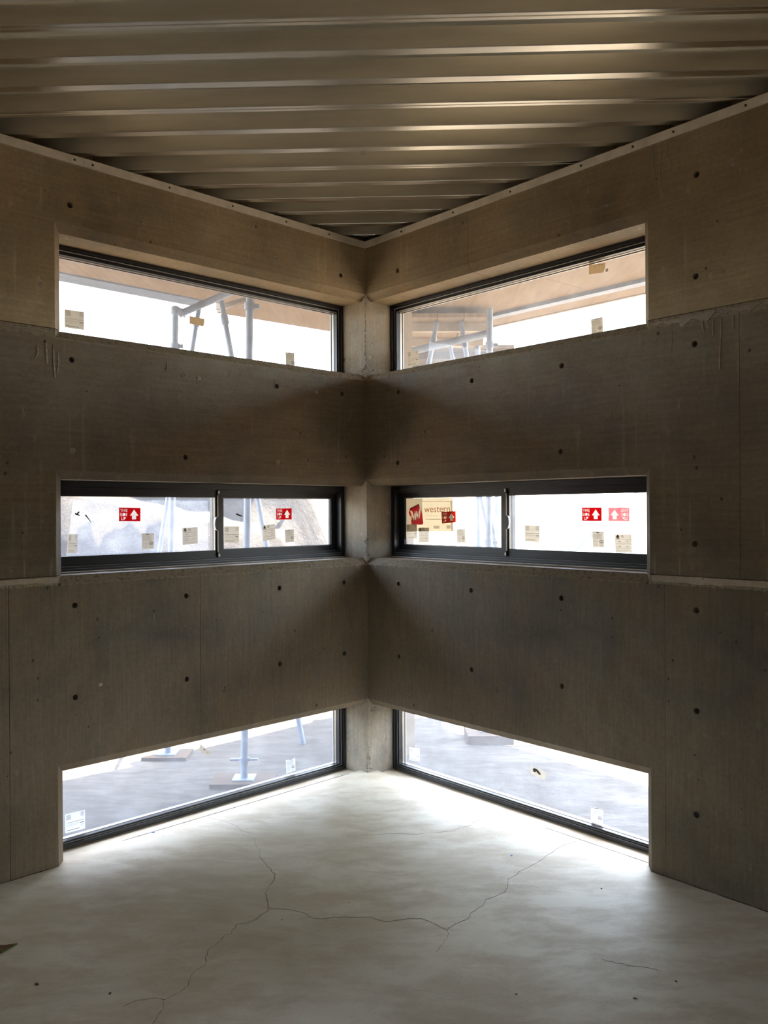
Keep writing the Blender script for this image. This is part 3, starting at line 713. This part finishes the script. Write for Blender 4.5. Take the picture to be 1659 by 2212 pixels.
        g = MB(); flat(g, w, c, dp, [X(100, 90), X(610, 90), X(612, 180), X(1490, 182), X(1490, 90), X(1500, 90), X(1500, 1075), X(1440, 1075), X(1440, 200), X(600, 200), X(610, 880), X(100, 880)])
        g.build('grey_backing', M['sheetgrey'], o, label='greyer left part and rim')
        rd = MB(); dq = dp-.0004; hol = MB()
        blk = [X(a, b) for a, b in ((215, 475), (214, 446), (300, 408), (512, 318), (545, 392), (560, 400), (600, 600), (622, 840), (606, 862), (545, 882), (440, 872), (262, 868), (240, 765), (268, 700), (262, 620), (215, 618), (165, 487))]
        flat(rd, w, c, d0, blk); flat(rd, w, c, d0-.00002, [X(a, b) for a, b in ((205, 385), (505, 255), (515, 315), (210, 448))], .00010)
        flat(hol, w, c, d0-.0003, blk, .0006); cutout(o, hol)
        wl = MB(); wc = MB(); pts = [(250, 462), (362, 760), (398, 452), (478, 700), (548, 372)]
        for (xa, ya), (xb, yb) in zip(pts[:-1], pts[1:]):
            q_ = [X(xa-33, ya), X(xa+33, ya), X(xb+27, yb), X(xb-27, yb)]
            flat(wl, w, c, d0, q_); flat(wc, w, c, d0-.0004, q_, .0008)
        ro_ = rd.build('logo_mark', M['red'], o, label='red tilted block with a pale W cut through it'); cutout(ro_, wc)
        wl.build('logo_letter', M['sheet'], o, label='pale letter W')
        rd = MB()
        st = MB()
        for x in (0, 85, 170): flat(st, w, c, dq-.0004, [X(285+x, 862), X(305+x, 862), X(360+x, 730), X(345+x, 730)])
        st.build('logo_stripes', M['white'], o, kind='stuff')
        tx = MB(); text(tx, w, c, dq, 'western', X(660, 0)[0], X(0, 512)[1], .165, (1420-660)/1400, 0)
        tx.build('lettering', M['brick'], o, label='brick-red lower-case word western', kind='stuff')
        t2 = MB(); text(t2, w, c, dq, 'window s', X(690, 0)[0], X(0, 640)[1], .062, (1130-690)/1400, -.01)
        rect(t2, w, c, dq, X(680, 0)[0], X(1150, 0)[0], X(0, 728)[1], X(0, 715)[1]); t2.build('small_print', M['tape'], o, kind='stuff')
        t3 = MB(); rect(t3, w, c, dq, X(930, 0)[0], X(1105, 0)[0], X(0, 1000)[1], X(0, 910)[1]); rect(t3, w, c, dq, X(1310, 0)[0], X(1430, 0)[0], X(0, 1000)[1], X(0, 900)[1]); t3.build('grey_patch', M['sheetgrey'], o, kind='stuff')
    elif ty == 'T' and lv == 'top' and w == 'R':
        for k in range(6):
            a, b = .4+k*.8, .4+(k+1)*.8
            flat(p, w, c, dp, [(.36+.06*math.cos(a), .72+.12*math.sin(a)), (.36+.06*math.cos(b), .72+.12*math.sin(b)), (.36+.045*math.cos(b), .72+.08*math.sin(b)), (.36+.045*math.cos(a), .72+.08*math.sin(a))])
        for k in range(4): rect(p, w, c, dp, .56+.08*k, .60+.08*k, .82, .92)
    elif ty == 'T' and lv == 'low':
        if w == 'R': flat(p, w, c, dp-.001, [(.12, .62), (.2, .85), (.42, .88), (.66, .55), (.66, .38), (.5, .42), (.36, .6), (.3, .45), (.18, .42)])
        else: flat(p, w, c, dp-.002, [(.3, .55), (.4, .68), (.5, .6), (.42, .5)]); rect(p, w, c, dp-.002, .6, .85, .5, .54)
    if p.f: p.build('print', M['marker' if (ty == 'T' and lv == 'low') else 'ink'], o, kind='stuff')
    if q.f: q.build('fine_print', M['inkpale'], o, kind='stuff')
    return o
G1, G2, G3, G4, G5 = 'grey information labels on the window panes', 'labels with two icons on the middle windows', 'small notice labels on the window panes', 'pieces of tape on the window panes', 'red this side up stickers'
STK = [
('L','top','A',.268,[(1.779,2.592),(1.677,2.594),(1.677,2.503),(1.778,2.503)],'grey printed label at the left end of the upper left window against white sky',G1),
('L','top','T',.268,[(1.074,2.668),(.977,2.666),(.978,2.622),(1.074,2.624)],'plain brown tape rectangle in the middle of the upper left window',G4),
('L','top','C',.268,[(.41,2.553),(.341,2.555),(.339,2.463),(.407,2.463)],'small upright label at the sill near the right end of the upper left window',G3),
('R','top','A',.268,[(.087,2.589),(.185,2.585),(.186,2.495),(.088,2.496)],'grey printed label low in the left corner of the upper right window',G1),
('R','top','T',.268,[(1.444,2.835),(1.542,2.826),(1.537,2.778),(1.443,2.787)],'brown tape with pen scribble hanging from the top of the upper right window',G4),
('R','top','C',.268,[(1.454,2.558),(1.525,2.559),(1.527,2.479),(1.455,2.479)],'small upright label at the sill near the right end of the upper right window',G3),
('L','mid','R',.232,[(1.516,1.623),(1.396,1.621),(1.397,1.552),(1.517,1.554)],'red this side up sticker on the far left sliding pane of the middle left window',G5),
('L','mid','C',.232,[(1.391,1.488),(1.319,1.488),(1.318,1.409),(1.389,1.405)],'small notice label below and right of the red sticker on the far left pane',G3),
('L','mid','B',.232,[(1.149,1.513),(1.054,1.516),(1.053,1.427),(1.148,1.422)],'icon label beside the finger pull on the far left pane of the middle row',G2),
('L','mid','A',.2362,[(1.780,1.495),(1.736,1.494),(1.739,1.401),(1.787,1.403)],'narrow grey label behind plastic film at the far left edge of the middle row',G1),
('L','mid','A',.262,[(.861,1.516),(.758,1.514),(.761,1.422),(.862,1.425)],'grey printed label at the lower left of the fixed pane in the middle left window',G1),
('L','mid','B',.262,[(.596,1.516),(.502,1.525),(.496,1.434),(.589,1.426)],'tilted icon label in the middle of the fixed pane of the middle left window',G2),
('L','mid','C',.262,[(.428,1.488),(.358,1.490),(.357,1.415),(.424,1.412)],'small notice label right of the tilted icon label in the middle left window',G3),
('L','mid','R',.262,[(.492,1.616),(.374,1.617),(.375,1.550),(.492,1.550)],'red this side up sticker with black spot on the middle left window nearest the corner',G5),
('R','mid','W',.262,[(.072,1.674),(.477,1.673),(.482,1.476),(.076,1.470)],'big tan sheet reading western with red W logo in the middle right window',None),
('R','mid','R',.2605,[(.385,1.589),(.503,1.594),(.505,1.530),(.390,1.520)],'orange-red this side up sticker overlapping the corner of the western sheet',G5),
('R','mid','A',.2605,[(.070,1.511),(.170,1.515),(.173,1.425),(.074,1.421)],'grey printed label overlapping the red W logo of the western sheet',G1),
('R','mid','B',.2605,[(.184,1.493),(.278,1.495),(.278,1.405),(.188,1.402)],'icon label overlapping the bottom edge of the western sheet',G2),
('R','mid','C',.262,[(.508,1.486),(.578,1.488),(.580,1.411),(.513,1.409)],'small notice label just right of the western sheet',G3),
('R','mid','A',.232,[(1.048,1.518),(1.149,1.515),(1.145,1.426),(1.048,1.431)],'grey printed label right beside the finger pull of the middle right window',G1),
('R','mid','R',.232,[(1.419,1.609),(1.537,1.608),(1.537,1.541),(1.419,1.542)],'bright red this side up sticker on the far right pane, left of the mirrored one',G5),
('R','mid','M',.232,[(1.575,1.607),(1.694,1.606),(1.694,1.541),(1.577,1.541)],'faded red sticker with mirrored lettering at the far right of the middle right window',G5),
('R','mid','C',.232,[(1.479,1.487),(1.550,1.488),(1.552,1.412),(1.484,1.410)],'small notice label below the bright red sticker on the far right pane',G3),
('R','mid','B',.232,[(1.611,1.477),(1.705,1.479),(1.708,1.390),(1.615,1.388)],'icon label below the faded mirrored sticker at the far right',G2),
('L','low','A',.268,[(1.793,.128),(1.691,.128),(1.690,.035),(1.791,.036)],'pale printed label in the lower left corner of the bottom left window',G1),
('L','low','T',.268,[(1.020,.326),(.946,.260),(.971,.241),(1.034,.290)],'crumpled tilted scrap of tape near the top of the bottom left window',G4),
('L','low','C',.268,[(.427,.114),(.354,.112),(.353,.032),(.422,.029)],'small pale notice label near the right end of the bottom left window',G3),
('R','low','A',.268,[(.081,.122),(.176,.133),(.177,.053),(.082,.042)],'pale printed label at the left end of the bottom right window',G1),
('R','low','T',.268,[(1.052,.220),(1.154,.205),(1.150,.160),(1.050,.170)],'pale tape with a black blot in the middle of the bottom right window',G4),
('R','low','C',.268,[(1.437,.092),(1.510,.099),(1.509,.022),(1.438,.019)],'clear notice label with black header at the lower right of the bottom right window',G3)]
for w, lv, ty, d, c, lab, grp in STK:
    pm = None
    if lv == 'low' and ty in 'AC': pm = 'paperlow'
    if lv == 'low' and ty == 'T': pm = 'tapelow'
    if ty == 'R' and w == 'R' and d > .25: pm = 'redor'
    sticker(w, lv, ty, d-.0002, c, lab, {'T': 'tape', 'W': 'sheet', 'R': 'sticker', 'M': 'sticker'}.get(ty, 'label'), grp, pm)
# cling film over the far left pane, with a fold line at its edge
mb = MB(); cols = 14; rows = 6; v = []; f = []
rnd = random.Random(3)
for i in range(cols+1):
    for j in range(rows+1):
        t_ = j/rows; s_ = i/cols; ue = 1.793-.031*t_
        v.append(P('L', ue+(.985-ue)*s_, .2330+rnd.uniform(0, .0012), 1.390+.270*t_))
for i in range(cols):
    for j in range(rows): a = i*(rows+1)+j; f.append([a, a+1, a+rows+2, a+rows+1])
film = obj('protective_film', v, f, M['film'], None, loc=P('L', 1.4, .229, 1.39), label='wrinkled clear film over the far left pane of the middle row', category='film')
MB().hexa([P('L', *q) for q in ((1.795, .2290, 1.390), (1.791, .2290, 1.390), (1.791, .2296, 1.390), (1.795, .2296, 1.390), (1.764, .2290, 1.660), (1.761, .2290, 1.660), (1.761, .2296, 1.660), (1.764, .2296, 1.660))]).build('film_edge', M['white'], film, label='bright folded edge')
def mark(w, d, pts, label, name='marker_stroke'):
    mb_ = MB(); mb_.prism([P(w, a, d, b) for a, b in pts], O[w]*.0003); mb_.build(name, M['marker'], None, label=label, category='pen mark', group='black marker strokes on the glass')
mark('L', .2285, [(1.752, 1.592), (1.748, 1.598), (1.742, 1.594), (1.735, 1.602), (1.729, 1.606), (1.727, 1.598), (1.734, 1.593), (1.722, 1.582), (1.740, 1.586)], 'black scribble beside the film edge on the far left pane')
mark('L', .2285, [(1.700, 1.586), (1.694, 1.590), (1.686, 1.580), (1.670, 1.556), (1.668, 1.549), (1.682, 1.566)], 'black tapering stroke right of the scribble on the far left pane')
mark('L', .2612, [(.780, 1.588), (.770, 1.588), (.745, 1.578), (.729, 1.571), (.752, 1.572), (.778, 1.581)], 'short black stroke on the fixed pane of the middle left window')

# ------------------------------------------------------------------ small things indoors
rg = MB().torus((.017, -1.300, ZB-.006), (0.25, 1, 0), .010, .0013, 20, 6).torus((.016, -1.296, ZB-.005), (-.3, 1, .1), .0075, .001, 16, 6)
rg.build('wire_ring', M['chrome'], None, label='small bright wire ring hanging under the steel deck', category='ring')
def crumb(x, y, s, mat, label, cat, name, grp=None, el=1.6, ang=None, h=.5):
    rnd = random.Random(int(x*1000)); n = 8; v = []; f = []; a0 = rnd.random()*3 if ang is None else ang
    for lvl, (rr, z) in enumerate(((1, .0008), (.85, s*h*.6), (.35, s*h))):
        for k in range(n):
            a = 6.28318*k/n; r = s*rr*rnd.uniform(.7, 1.1); px, py = r*el*math.cos(a), r*math.sin(a)
            v.append((x+px*math.cos(a0)-py*math.sin(a0), y+px*math.sin(a0)+py*math.cos(a0), z))
    for l_ in range(2): f += [[l_*n+k, l_*n+(k+1) % n, (l_+1)*n+(k+1) % n, (l_+1)*n+k] for k in range(n)]
    f += [list(range(2*n, 3*n)), list(range(n-1, -1, -1))]
    return obj(name, v, f, M[mat], None, label=label, category=cat, **({'group': grp} if grp else {}))
crumb(.687, -1.290, .006, 'blue', 'blue plastic bit on the floor right of centre', 'plastic bit', 'plastic_bit', 'blue plastic bits on the floor')
crumb(-1.055, -.972, .006, 'blue', 'blue plastic bit at the joint under the bottom left window', 'plastic bit', 'plastic_bit', 'blue plastic bits on the floor')
for x, y, s, lb in ((-1.08, -2.366, .007, 'dark crumb on the floor near the bottom left corner of the view'), (-.814, -2.423, .005, 'dark crumb left of the long floor crack'), (1.013, -1.649, .0045, 'dark crumb on the pale floor by the bottom right window'), (-.046, -1.764, .003, 'tiny crumb above the middle floor crack'),
                    (.533, -2.443, .004, 'dark crumb on the floor front of centre right'), (.917, -2.472, .005, 'dark crumb at the front right of the floor'), (-.303, -1.91, .003, 'tiny crumb just below the branching crack'), (1.085, -2.37, .0045, 'dark crumb at the far front right of the floor')):
    crumb(x, y, s, 'speck', lb, 'crumb', 'floor_crumb', 'dark crumbs on the floor')
lf = obj('leaf_scrap', [(-1.36, -2.10, .001), (-1.30, -2.105, .004), (-1.262, -2.097, .006), (-1.285, -2.145, .003), (-1.36, -2.17, .001), (-1.36, -2.10, .003), (-1.30, -2.105, .006), (-1.262, -2.097, .008), (-1.285, -2.145, .005), (-1.36, -2.17, .003)],
         [[4, 3, 2, 1, 0], [5, 6, 7, 8, 9], [0, 1, 6, 5], [1, 2, 7, 6], [2, 3, 8, 7], [3, 4, 9, 8], [4, 0, 5, 9]], M['leaf'], None, label='reddish scrap with a green edge on the floor at the left edge', category='scrap')
obj('green_rim', [(-1.262, -2.097, .0085), (-1.257, -2.102, .0085), (-1.30, -2.175, .0035), (-1.315, -2.172, .0035), (-1.29, -2.14, .0062), (-1.262, -2.097, .006), (-1.257, -2.102, .006), (-1.30, -2.175, .001), (-1.315, -2.172, .001), (-1.29, -2.14, .004)],
    [[0, 1, 2, 3, 4], [9, 8, 7, 6, 5], [0, 5, 6, 1], [1, 6, 7, 2], [2, 7, 8, 3], [3, 8, 9, 4], [4, 9, 5, 0]], M['green'], lf, label='green rim')

# ------------------------------------------------------------------ outdoors
GZ = -.16
def gh(x, y):
    r = math.hypot(x, y+1); 
    h = GZ
    b = max(0, (y*.8+abs(x)*.35)-5.0)                    # berm beyond the yard
    h += .5*(1-math.exp(-b/3.2))+.05*b*(1 if b < 8 else 8/b)
    h += .03*math.sin(x*1.9+y*.7)*min(1, r/6)+.02*math.sin(y*3.1-x*1.3)*min(1, r/6)
    return h
v = []; f = []; nx, ny = 150, 150
def gx(i): a = (i/nx)*2-1; return math.copysign(abs(a)**1.8, a)*70
def gy(j): a = (j/ny)*2-1; return math.copysign(abs(a)**1.8, a)*70
for i in range(nx+1):
    for j in range(ny+1):
        x, y = gx(i), gy(j); h = gh(x, y)
        rn = random.uniform(-1, 1)*.008*min(1, max(0, math.hypot(x, y)-2)/2)
        if y < -1 and abs(x) < 12: h = GZ
        v.append((x, y, h+rn))
for i in range(nx):
    for j in range(ny): a = i*(ny+1)+j; f.append([a, a+ny+1, a+ny+2, a+1])
obj('ground', v, f, M['ground'], None, smooth=True, kind='structure')
# formwork canopy round the outside
SF = ZB+.0
can = empty('roof_canopy', (0, 1, SF), label='plywood-lined overhang of the roof outside the upper windows', category='canopy')
DL, DR = 2.17, 2.48
def sheets(w, d0, d1, u0, u1, su, sdp):
    u = u0
    while u < u1-.01:
        d = d0
        while d < d1-.01:
            MB().wbox(w, u+.0015, min(u+su, u1)-.0015, d+.0015, min(d+sdp, d1)-.0015, SF-.001-random.uniform(0, .002), SF+.018).build('plywood_sheet', M['ply'], can)
            d += sdp
        u += su
LX = -2.30
sheets('L', T+.003, 1.97, -.32, 7.2, 2.44, 1.22); sheets('R', T+.003, DR, -2.30, 7.2, 2.44, 1.22)
MB().wbox('L', -.2, 7.2, 1.975, DL, SF-.012, SF+.05).build('edge_board', M['rust'], can)
MB().wbox('R', -1.6, 7.2, 2.10, 2.19, SF-.03, SF-.003).build('soffit_waler', M['rust'], can)
MB().wbox('R', -2.30, 7.2, DR, DR+.03, SF-.01, SF+.16).build('edge_board', M['timber'], can)
MB().wbox('L', -.9, 7.2, T, DL, SF+.05, SF+.2).wbox('R', -2.3, 7.2, T, DR, SF+.02, SF+.2).build('canopy_slab', M['raw'], can)
# working platform beyond the corner
pf = empty('work_platform', (.7, 2.2, 2.9), label='plank platform on scaffold beyond the corner, seen through the upper right window', category='platform')
for k in range(5):
    x0 = -.10+k*.218
    MB().box(x0, x0+.212, 1.75, 2.95+.03*k, 3.165, 3.20).build('plank', M['ply'], pf)
MB().box(-.1, 1.0, 2.98, 3.02, 3.19, 3.30).build('toe_board', M['timber'], pf)
for yy in (1.95, 2.6): MB().box(-.15, 1.02, yy, yy+.07, 3.095, 3.163).build('bearer', M['timber'], pf)
pf2 = empty('work_platform', (.6, 4.2, 3.1), label='lower plank platform behind the nearer one, seen through the upper right window', category='platform')
for k in range(6):
    x0 = .0+k*.235
    MB().box(x0, x0+.23, 3.3, 4.6, 3.20, 3.235).build('plank', M['oldply'], pf2)
for yy in (3.5, 4.3): MB().box(-.05, 1.45, yy, yy+.07, 3.13, 3.198).build('bearer', M['oldply'], pf2)
for x in (-.02, 1.36):
    for yy in (3.53, 4.33): MB().tube((x, yy, gh(x, yy)-.03), (x, yy, 3.13), .024).build('standard', M['rust'], pf2)
for x in (-.07, .97): MB().tube((x, 2.63, gh(x, 2.63)-.03), (x, 2.63, 3.095), .024).build('standard', M['rust'], pf)
def post(x0, y0, x1, y1, ztop, label, cpl, board=None):
    zg = gh(x0, y0)+.006
    rt = empty('scaffold_post', (x0, y0, zg), label=label, category='scaffold post', group='scaffold posts outside the windows')
    zb_ = zg
    if board:
        b = MB().box(x0-board[0], x0+board[0], y0-board[1], y0+board[1], zg-.02, zg+board[2]).build('sole_board', M['oldply'], rt); zb_ = zg+board[2]
    MB().box(x0-.07, x0+.07, y0-.07, y0+.07, zb_, zb_+.008).build('base_plate', M['rust'], rt)
    MB().tube((x0, y0, zb_+.008), (x1, y1, ztop), .0242).build('tube', M['rust'], rt)
    MB().tube((x0, y0, zb_+.11), (x0, y0, zb_+.135), .032).tube((x0-.09, y0, zb_+.122), (x0+.09, y0, zb_+.122), .009, 8).build('jack_nut', M['rust'], rt)
    for zc in cpl:
        fx = (zc-zb_)/(ztop-zb_); xx, yy = x0+(x1-x0)*fx, y0+(y1-y0)*fx
        MB().tube((xx, yy, zc-.022), (xx, yy, zc+.022), .034, 12).box(xx+.03, xx+.062, yy-.015, yy+.015, zc-.013, zc+.013).build('coupler', M['rust'], rt)
    return rt
post(-.812, .33, -.752, .335, 3.245, 'scaffold post nearer the corner outside the left windows', (2.93,), (.20, .13, .025))
post(-1.475, 1.0, -1.398, 1.0, 3.09, 'scaffold post farther left outside the left windows', (2.80, 3.06), (.16, .12, .02))
post(.894, 1.337, .924, 1.342, 3.14, 'scaffold post on a raised board stack outside the right windows', (2.86, 1.35), (.17, .17, .06))
tp = MB().box(.235, .315, .88, .93, gh(.28, .9)-.02, SF-.01)
tp.build('timber_prop', M['timber'], None, label='squared timber prop outside at the left end of the right windows', category='prop')
def tubeobj(a, b, label, r=.0242, grp='slanting scaffold tubes outside', name='scaffold_brace', cat='scaffold brace'):
    rt = MB().tube(a, b, r).build(name, M['rust'], None, label=label, category=cat, group=grp)
    a, b = Vector(a), Vector(b); q = a+(b-a)*.04
    MB().tube(q, q+(b-a)*.02, r*1.4, 12).build('coupler', M['rust'], rt)
tubeobj((-1.279, 1.292, SF-.05), (-1.85, 1.292, gh(-1.85, 1.3)), 'brace leaning left beyond the upper left window', .018)
tubeobj((-1.125, 1.292, SF-.03), (-.52, 1.292, gh(-.5, 1.3)), 'brace leaning right beyond the upper left window', .021)
tubeobj((.553, 1.892, 3.16), (-.10, 1.892, gh(-.1, 1.9)), 'brace leaning left beyond the upper right window', .020)
tubeobj((.755, 1.892, 3.16), (1.25, 1.892, gh(1.2, 1.9)), 'brace leaning right beyond the upper right window', .020)
tubeobj((.70, 2.45, 3.09), (1.35, 2.45, gh(1.3, 2.45)), 'rearmost brace leaning right beyond the upper right window', .016)
tubeobj((.17, 1.835, 2.87), (.97, 1.835, 3.05), 'nearly level ledger tube beyond the upper right window', .030, 'level scaffold tubes outside', 'scaffold_ledger', 'scaffold ledger')
tubeobj((-1.362, .945, 3.02), (-.80, .945, 3.255), 'ledger tube rising right under the canopy beyond the upper left window', .026, 'level scaffold tubes outside', 'scaffold_ledger', 'scaffold ledger')
tubeobj((1.00, 1.38, gh(1, 1.4)+.9), (2.4, 1.9, gh(2.4, 1.9)+2.1), 'brace rising right from the post outside the right windows', .020)
# earth heap and scattered blocks in the yard
def heap(x, y, rx, ry, h, label, seed):
    rnd = random.Random(seed); v = []; f = []; n, r_ = 22, 7
    for j in range(r_):
        t_ = j/(r_-1)
        for k in range(n):
            a = 6.28318*k/n; rr = (1-t_)**.8*rnd.uniform(.88, 1.1); px, py = x+rx*rr*math.cos(a), y+ry*rr*math.sin(a)
            v.append((px, py, (gh(px, py)-.05)*(1 if j == 0 else 1)+(h+.04)*math.sin(t_*1.57)*rnd.uniform(.85, 1.1)))
    for j in range(r_-1): f += [[j*n+k, j*n+(k+1) % n, (j+1)*n+(k+1) % n, (j+1)*n+k] for k in range(n)]
    f.append(list(range((r_-1)*n, r_*n)))
    obj('dirt_heap', v, f, M['ground'], None, smooth=True, label=label, category='dirt heap', group='heaps of dirt outside')
heap(1.75, 1.75, .55, .3, .10, 'low dirt heap beside the board stack outside the right windows', 5)
heap(3.1, 2.6, 1.5, .7, .45, 'dirt heap farther right beyond the bottom right window', 6)
# cut bank with a bench along it, left of the yard
v = []; f = []; rnd = random.Random(11)
prof = [(-.35, -.1, 0), (0, 0, 0), (.10, .50, 0), (.22, .97, 0), (.36, 1.0, 1), (1.12, 1.03, 1), (1.22, 1.5, 2), (1.32, 2.05, 2), (1.44, 2.6, 2), (2.2, 2.75, 2), (4.5, 2.9, 2), (8, 2.2, 2), (12, -.3, 2)]
nx = 90
for i in range(nx+1):
    x = -13+12.9*i/nx; t_ = (x+13)/12.9
    y0 = 3.45+.05*(x+3)**2*(1 if x < -3 else .25)+.25*math.sin(x*.8)
    hb = (1.43-.22*max(-4, min(1, x+.6)))*min(1, max(.05, (-.05-x)/.9))
    ft = max(.04, min(1, (-.05-x)/1.6))
    for s_, z, k in prof:
        zz = {0: z*hb, 1: z*hb, 2: hb+(z-1.0)*1.0*ft}[k]
        if z < 0: zz = z
        j = .05 if 0 < z < 2.8 else .02
        v.append((x+rnd.uniform(-.04, .04), y0+s_+rnd.uniform(-j, j), GZ+zz+rnd.uniform(-j, j)*.6))
m_ = len(prof)
for i in range(nx):
    for k in range(m_-1): a = i*m_+k; f.append([a, a+m_, a+m_+1, a+1])
obj('dirt_bank', v, f, M['bankshade'], None, smooth=True, label='steep cut dirt bank with a sunlit bench beyond the middle left window', category='dirt bank')
